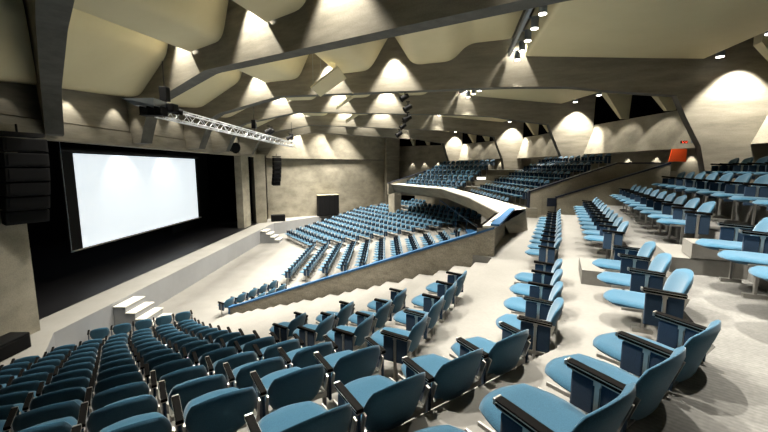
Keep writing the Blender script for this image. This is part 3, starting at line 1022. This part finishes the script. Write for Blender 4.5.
PITCH = 0.555
def seat_mb(nu=10, nv=10):
    mb = MB()
    def sh(x, y):
        # y -1 front, +1 rear
        wid = 0.232 * (1 - 0.10 * max(0, -y) ** 2)
        dip = -0.016 * (1 - x * x) * (1 - y * y)
        z = 0.445 - 0.022 * (y + 1) / 2 + dip - 0.02 * max(0, -y - .55) ** 2 * 4
        return (x * wid, 0.02 + 0.27 * y, z), (0, 0, 1)
    pad(mb, 0, 0, 0.034, nu, nv, sh, 'blue', 0.75)
    return mb
def back_mb(nu=12, nv=10):
    mb = MB()
    def sh(x, y):
        v = (y + 1) / 2
        wid = 0.242 * (0.86 + 0.14 * min(1, v * 1.6))
        yy = 0.245 + 0.085 * v + 0.035 * v * v - 0.06 * x * x * (0.6 + .4 * v)
        z = 0.345 + 0.385 * v + 0.02 * v * (1 - x * x)
        n = Vector((0.25 * x, -1, 0.35)).normalized()
        return (x * wid, yy, z), n
    pad(mb, 0, 0, 0.026, nu, nv, sh, 'blue', 0.66)
    return mb
def arm_mb(x, hi=True):
    mb = MB()
    tl = Matrix.Rotation(R(-4), 4, 'X')
    if hi:
        mb.rbox((x, 0.135, 0.607), (0.05, 0.29, 0.032), 'arm', .008, tilt=tl)
    else:
        mb.box((x, 0.135, 0.607), (0.05, 0.29, 0.032), 'arm', tilt=tl)
    return mb
def trim_mb(x):
    mb = MB()
    tl = Matrix.Rotation(R(-4), 4, 'X')
    mb.box((x, 0.135, 0.588), (0.042, 0.285, 0.005), 'chrome', tilt=tl)
    for sx_ in (-.0255, .0255):
        mb.box((x + sx_, 0.135, 0.612), (0.002, 0.28, 0.004), 'chrome', tilt=tl)
    mb.rbox((x, -0.016, 0.618), (0.048, 0.014, 0.03), 'chrome', .005)
    return mb
def post_mb(x):
    mb = MB()
    mb.box((x, 0.14, 0.295), (0.034, 0.022, 0.58), 'chrome')
    mb.box((x, 0.14, 0.02), (0.05, 0.17, 0.036), 'chrome')
    mb.box((x, 0.14, 0.572), (0.036, 0.036, 0.022), 'chrome')
    return mb
def side_mb(x, hi=True):
    mb = MB()
    for y0, y1 in ((0.01, 0.127), (0.153, 0.27)):
        if hi:
            mb.rbox((x, (y0 + y1) / 2, 0.452), (0.024, y1 - y0, 0.262), 'blue_dark', .012)
        else:
            mb.box((x, (y0 + y1) / 2, 0.452), (0.024, y1 - y0, 0.262), 'blue_dark')
    return mb
def frame_mb():
    mb = MB()
    mb.box((0, 0.05, 0.405), (0.49, 0.05, 0.02), 'chrome')
    mb.box((0, 0.24, 0.39), (0.51, 0.04, 0.04), 'chrome')
    for sx_ in (-1, 1):
        mb.box((sx_ * 0.236, 0.06, 0.417), (0.012, 0.40, 0.022), 'chrome')
        mb.box((sx_ * 0.246, 0.262, 0.48), (0.013, 0.03, 0.20), 'chrome', tilt=Matrix.Rotation(R(-17), 4, 'X'))
    return mb
XA = PITCH / 2 - .008
MESH = {}
_root = empty('prototype', (0, 0, 0))
def proto_part(mb, name):
    o = mb.build(name)
    me = o.data
    bpy.data.objects.remove(o)
    return me
MESH['seat'] = proto_part(seat_mb(), 'seat')
MESH['backrest'] = proto_part(back_mb(), 'backrest')
MESH['armrest'] = proto_part(arm_mb(XA), 'armrest')
MESH['trim'] = proto_part(trim_mb(XA), 'trim')
MESH['post'] = proto_part(post_mb(XA), 'post')
MESH['side_panel'] = proto_part(side_mb(XA), 'side_panel')
MESH['armrest2'] = proto_part(arm_mb(-XA), 'armrest')
MESH['trim2'] = proto_part(trim_mb(-XA), 'trim')
MESH['post2'] = proto_part(post_mb(-XA), 'post')
MESH['side_panel2'] = proto_part(side_mb(-XA), 'side_panel')
MESH['frame'] = proto_part(frame_mb(), 'seat_frame')
bpy.data.objects.remove(_root)
# a plainer mesh of the whole seat for the ones too far off to show their parts
def far_mb(two):
    mb = seat_mb(4, 4)
    b = back_mb(4, 4)
    def merge(o):
        off = len(mb.v)
        mb.v.extend(o.v)
        for f, k, s in zip(o.f, o.mi, o.sm):
            mb.f.append([q + off for q in f])
            mb.mi.append(mb.slot(o.mats[k]))
            mb.sm.append(s)
    merge(b)
    for x in ((XA, -XA) if two else (XA,)):
        merge(arm_mb(x, False)); merge(side_mb(x, False))
        p = MB(); p.box((x, .14, .29), (.034, .024, .58), 'chrome'); p.box((x, .14, .02), (.05, .17, .036), 'chrome'); merge(p)
    p = MB(); p.box((0, .1, .40), (.5, .3, .02), 'chrome'); merge(p)
    return mb
FAR = {False: far_mb(False), True: far_mb(True)}
MESH['far1'] = proto_part(FAR[False], 'auditorium_seat')
MESH['far2'] = proto_part(FAR[True], 'auditorium_seat')

SEATS = []      # (x, y, z, rz, end, label, group)
ORD = ['first', 'second', 'third', 'fourth', 'fifth', 'sixth', 'seventh', 'eighth', 'ninth', 'tenth', 'eleventh', 'twelfth', 'thirteenth', 'fourteenth', 'fifteenth', 'sixteenth', 'seventeenth', 'eighteenth',
       'nineteenth', 'twentieth', 'twenty-first', 'twenty-second', 'twenty-third', 'twenty-fourth', 'twenty-fifth', 'twenty-sixth']
def run(seg, d, z, t0, t1, lab, group, pitch=None, from_end=False):
    """a straight run of seats whose armrest tips stand at d, from t0 to t1."""
    n = max(1, int((t1 - t0) / (pitch or PITCH) + .08))
    p = (t1 - t0) / n
    for i in range(n):
        t = t0 + p * (i + .5)
        x, y = seg.p(d, t)
        k = (n - 1 - i) if from_end else i
        SEATS.append([x, y, z, seg.rz, i == n - 1, lab % ORD[k], group])


# near block: rows R1 (highest) to R13 (nearest the stage)
for k, (d1, d2, z) in enumerate(rows_r):
    te = max(1.30, 1.80 - 0.055 * k)
    if k == NR - 1:
        te = 1.35
    n = 5 if k == NR - 1 else 7 if k > 2 else 8
    rn = ORD[NR - 1 - k]
    run(S1, d1, z, te - n * PITCH, te, 'blue seat, %s from the bend, in the ' + rn + ' row up from the stage', 'seats of the lower block in front of the stage', from_end=True)
seg2_rows = [(3.16, 5.62, 4), (3.58, 5.28, 3), (3.97, 5.10, 2), (4.38, 4.96, 1)]
for k, (a, b, n) in enumerate(seg2_rows):
    run(S2, rows_r[k][1], rows_r[k][2], a, b, 'blue seat, %s from the stepped aisle, ' + ORD[k] + ' row below the pale cross aisle', 'seats beside the stepped aisle by the parapet', (b - a) / n, True)
run(S1, rowA[0], rowA[2], 2.66 - 5 * .556, 2.66, 'blue seat, %s from the bend, first row above the pale cross aisle', 'seats above the pale cross aisle', .556, True)
run(S2, rowA[1], rowA[2], 3.49, 5.82, 'blue seat, %s past the bend, first row above the pale cross aisle', 'seats above the pale cross aisle', .58)
run(S2, rowA[1], rowA[2], 7.0, 12.8, 'blue seat, %s beyond the step block, first row above the cross aisle', 'seats above the pale cross aisle', .58)
run(S1, rowB[0], rowB[2], 0.65, 2.88, 'blue seat, %s from the bend, second row above the cross aisle', 'seats of the second upper row', .5575, True)
run(S2, rowB[1], rowB[2], 3.46, 5.42, 'blue seat, %s past the bend, second row above the cross aisle', 'seats of the second upper row', .6)
run(S2, rowB[1], rowB[2], 6.62, 12.6, 'blue seat, %s beyond the second step block, second row above the cross aisle', 'seats of the second upper row', .575)
run(S2, rowC[1], rowC[2], 2.6, 5.0, 'blue seat, %s towards the step block, third row above the cross aisle', 'seats of the third upper row', .6)
run(S2, rowC[1], rowC[2], 6.1, 12.3, 'blue seat, %s beyond the pale step block, third row above the cross aisle', 'seats of the third upper row', .575)
run(S2, rowD[1], rowD[2], 4.6, 11.1, 'blue seat, %s along the raised fourth row above the cross aisle', 'seats of the fourth upper row', .6)
run(S2, rowE[1], rowE[2], 6.4, 10.9, 'blue seat, %s along the topmost row against the lit back wall', 'seats of the topmost upper row', .6)
# parterre beyond the parapet
run(S2, PN(0), PZ(0), 9.0, 11.9, 'blue seat, %s from the parapet end, front row of the parterre', 'parterre seats by the parapet end', .58)
run(S2, PN(1), PZ(1), 9.7, 11.4, 'blue seat, %s from the parapet, second row of the parterre', 'parterre seats by the parapet end', .58)
run(S2, PN(2), PZ(2), 9.9, 11.0, 'blue seat, %s from the parapet, third row of the parterre', 'parterre seats by the parapet end', .58)
for k in range(15):
    run(S3, PX(k), PZ(k), 16.8 if k < 10 else 13.5, 22.9 - 0.16 * k, 'blue seat, %s from the near aisle, ' + ORD[k] + ' middle row of the parterre', 'parterre seats of the middle block')
for k in range(15):
    t0 = 22.5 - 0.42 * k
    t1 = 27.8 + .3 * k
    if k > 9:
        t1 = 27.8 + .3 * 9 - 0.5 * (k - 9)
    run(S4P, P4(k), PZ(k), t0, t1, 'blue seat, %s from the middle aisle, ' + ORD[k] + ' row of the far parterre block', 'parterre seats of the far block')
for k in range(6):
    run(S3, BX(k), BZ(k), 15.35 + .02 * k, 22.3 - 0.05 * k, 'blue seat, %s from the ramp wall, ' + ORD[k] + ' balcony row', 'balcony seats facing the stage')
    run(S4, B4(k), BZ(k), 19.3 + .2 * k, 26.8 - .02 * k, 'blue seat, %s from the lit sign, ' + ORD[k] + ' row of the far balcony', 'seats of the far balcony')


# which seats the photograph shows: inside the frame and not behind the parapet
def par_rail_y(x):
    if x < 232 or x > 512:
        return None
    return 309 - (x - 232) * (309 - 233) / (480 - 232) if x < 480 else 233 - (x - 480) * .75
def shut_out(s):
    if s[2] < 2.4 and 3.9 < s[0] < 6.1 and 17.9 < s[1] < 20.9:
        return True
    if s[2] < 2.4 and s[0] > 0:
        if (3.0 - 8.4) * (s[1] - 24.5) - (35.5 - 24.5) * (s[0] - 8.4) < 0.6 * 12.25:
            return True
        if abs(s[0] - 0.95) < .9 and abs(s[1] - 32.2) < 1.1:
            return True
    return False
vis = []
SEATS = [s_ for s_ in SEATS if not shut_out(s_)]
for s in SEATS:
    q = proj((s[0], s[1], s[2] + .72))
    lo = proj((s[0], s[1], s[2] + .2))
    if q is None or lo is None:
        continue
    rpx = 0.45 * FPX / q[2]
    if q[0] < -rpx or q[0] > 768 + rpx or q[1] > 432 + rpx * 0.3:
        continue
    if math.hypot(s[0], s[1]) < 0.8:
        continue
    ry = par_rail_y(q[0])
    # beyond the parapet line?
    side = (PAR1[0] - PAR0[0]) * (s[1] - PAR0[1]) - (PAR1[1] - PAR0[1]) * (s[0] - PAR0[0])
    if ry is not None and side > 0 and s[0] < 4.4 and q[1] > ry + 1.5:
        continue
    vis.append((q[2], s))
vis.sort(key=lambda a: a[0])
print('SEATS in view', len(vis))
near, rest = vis[:300], vis[300:]
BLUE_L = {}
def link(name, me, parent):
    o = bpy.data.objects.new(name, me)
    COL.objects.link(o)
    o.parent = parent
    return o
used = {}
for depth, s in near:
    x, y, z, rz, end, lab, grp = s
    if depth < 13.5:
        r = empty('auditorium_seat', (x, y, z + .001), rz)
        link('seat', MESH['seat'], r); link('backrest', MESH['backrest'], r); link('seat_frame', MESH['frame'], r)
        a = link('armrest', MESH['armrest'], r); link('side_panel', MESH['side_panel'], r); link('post', MESH['post'], r)
        if depth < 4.6:
            link('trim', MESH['trim'], a)
        if end:
            a = link('armrest', MESH['armrest2'], r); link('side_panel', MESH['side_panel2'], r); link('post', MESH['post2'], r)
            if depth < 4.6:
                link('trim', MESH['trim2'], a)
    else:
        r = bpy.data.objects.new('auditorium_seat', MESH['far2' if end else 'far1'])
        COL.objects.link(r)
        r.location = (x, y, z + .001)
        r.rotation_euler = (0, 0, rz)
    tag(r, lab, 'seat', grp)
mb = MB()
for depth, s in rest:
    x, y, z, rz, end, lab, grp = s
    mm = Matrix.Translation((x, y, z + .001)) @ Matrix.Rotation(rz, 4, 'Z')
    src = FAR[end]
    off = len(mb.v)
    mb.v.extend(tuple(mm @ Vector(p)) for p in src.v)
    for f, k, sm in zip(src.f, src.mi, src.sm):
        mb.f.append([q + off for q in f])
        mb.mi.append(mb.slot(src.mats[k]))
        mb.sm.append(sm)
if rest:
    o = mb.build('distant_seat_rows')
    tag(o, 'hundreds of small blue seats in the far parterre and balcony rows', 'seats', 'distant rows of seats', 'stuff')

# ------------------------------------------------------------------ lights
WARM = (1.0, 0.945, 0.84)
def spot(p, aim, watts, size, blend=.35, radius=.06, col=WARM):
    l = bpy.data.lights.new('spot', 'SPOT')
    l.energy = watts
    l.spot_size = R(size)
    l.spot_blend = blend
    l.shadow_soft_size = radius
    l.color = col
    o = bpy.data.objects.new('spot', l)
    o.location = p
    d = Vector(aim)
    o.rotation_euler = d.to_track_quat('-Z', 'Y').to_euler()
    COL.objects.link(o)
    return o
KW = 4.1
# pools on the beam flanks facing the camera
for i in range(2, 7):
    for s, w in ((5.0, 1.0), (8.75, 1.15), (11.72, 1.15), (16.45, .4)):
        x, y = bpt(i, s, -(HALF + .14) - .38)
        u = BEAMS[i][1]
        spot((x, y, 10.2), (-u[1] * .16, u[0] * .16, -1), 310 * w * KW * (.5 if i == 6 else 1), 80, .5)
for i in range(1, 4):
    for s, w in ((5.0, 1.0), (8.75, 1.0), (11.72, 1.0)):
        x, y = bpt(i, s, HALF + .14 + .38)
        u = BEAMS[i][1]
        spot((x, y, 10.2), (u[1] * .16, -u[0] * .16, -1), 70 * w * KW, 75, .5)
# header wall pools, above the stage
for y, w, z in ((12.45, 1.5, 7.95), (14.6, 1.1, 8.05), (16.9, 1, 8.3), (18.7, 1, 8.3), (21.0, 1, 8.3), (22.0, 1, 8.3), (24.0, 1, 8.2), (26.0, 1, 8.2), (28.5, 1, 8.0), (10.4, .1, 7.7)):
    spot((-10.12, y, z), (-.18, 0, -1), 22 * w * KW, 88, .45)
# wide audience downlights in the ceiling gaps
for i in range(1, 7):
    for s in (5.0, 8.7, 11.68):
        for f in (.33, .66):
            a, b = bpt(i, s, .3), bpt(i + 1, s, -.3)
            p = along(a, b, f)
            w = 1.0
            if p[1] < 0.5:
                continue
            spot((p[0], p[1], 9.9), (0, 0, -1), 520 * w * KW * ((.3 if f < .5 else .7) * (.3 if s > 11 else 1) if i == 1 else 1.0), 88, .6, .08)
for (p, i, k) in DL:
    spot((p[0], p[1], p[2] - .04), (0, 0, -1), (210 if i == 2 else 120) * KW, 78, .6, .07)
# unseen fill spots added over the near rows and the upper tiers
for p in ((0.2, 5.4), (1.6, 7.4), (-1.2, 3.6), (3.1, 2.6), (2.2, 4.6)):
    spot((p[0], p[1], 8.7), (.3, -.3, -1), 420 * KW, 84, .6, .05)
# narrow lights along the balcony ledge and one fill added to lighten the ramp walls
for i, f in ((2, .86), (3, .3), (3, .75), (4, .25), (4, .7), (5, .2), (5, .55), (5, .9), (6, .4)):
    p = along(bpt(i, 15.6, .3), bpt(i + 1, 15.6, -.3), f)
    spot((p[0], p[1], 8.75), (-.12, 0, -1), 130 * KW, 58, .6, .06)
spot((4.6, 15.8, 8.7), (.35, -.35, -1), 90 * KW, 60, .6, .06)
for p in ((2.9, 8.6), (4.2, 11.6), (1.8, 5.9), (-0.4, 10.6), (-2.6, 11.9), (4.6, 7.4)):  # extra spots added to whiten the cross aisle and parapet steps
    spot((p[0], p[1], 8.6), (.12, -.1, -1), 300 * KW, 72, .7, .06)
spot((9.55, 12.72, 6.6), (.55, .15, -.7), 10 * KW, 60, .5, .03)  # small added spot that brightens the orange panel
# clerestory edge lights washing the back walls and buttress flanks
for i in range(2, 6):
    e0, e1 = bpt(i, 22.6, .3), bpt(i + 1, 22.6, -.3)
    o0, o1 = bpt(i, 23.4, .3), bpt(i + 1, 23.4, -.3)
    for f in (.15, .4, .65, .88):
        p, q = along(e0, e1, f), along(o0, o1, f)
        spot((p[0], p[1], 8.75), ((q[0] - p[0]) * .35, (q[1] - p[1]) * .35, -1), 52 * KW, 64, .35)
for i in range(3, 7):
    x, y = bpt(i, 22.9, -.95)
    u = BEAMS[i][1]
    spot((x, y, 9.0), (-u[1] * .28, u[0] * .28, -1), 420 * KW, 78, .4)
for a in RECESS:
    spot((a[0], a[1], WL - .06), (.05, .02, -1), 12 * KW, 80, .3, .03)
# two wash lights over the screen
for y in (17.2, 20.6):
    spot((-11.1, y, 6.6), (-1, .12, -1.3), 75, 75, .5, .05, (.95, .98, 1))

# ------------------------------------------------------------------ world and view
w = bpy.data.worlds.new('world')
SC.world = w
w.use_nodes = True
bg = w.node_tree.nodes['Background']
bg.inputs[0].default_value = (0.9, 0.92, 1, 1)
bg.inputs[1].default_value = 0.005
SC.view_settings.view_transform = 'Standard'
SC.view_settings.look = 'None'
SC.view_settings.gamma = 1
SC.view_settings.exposure = 0.0
SC.view_settings.use_curve_mapping = False
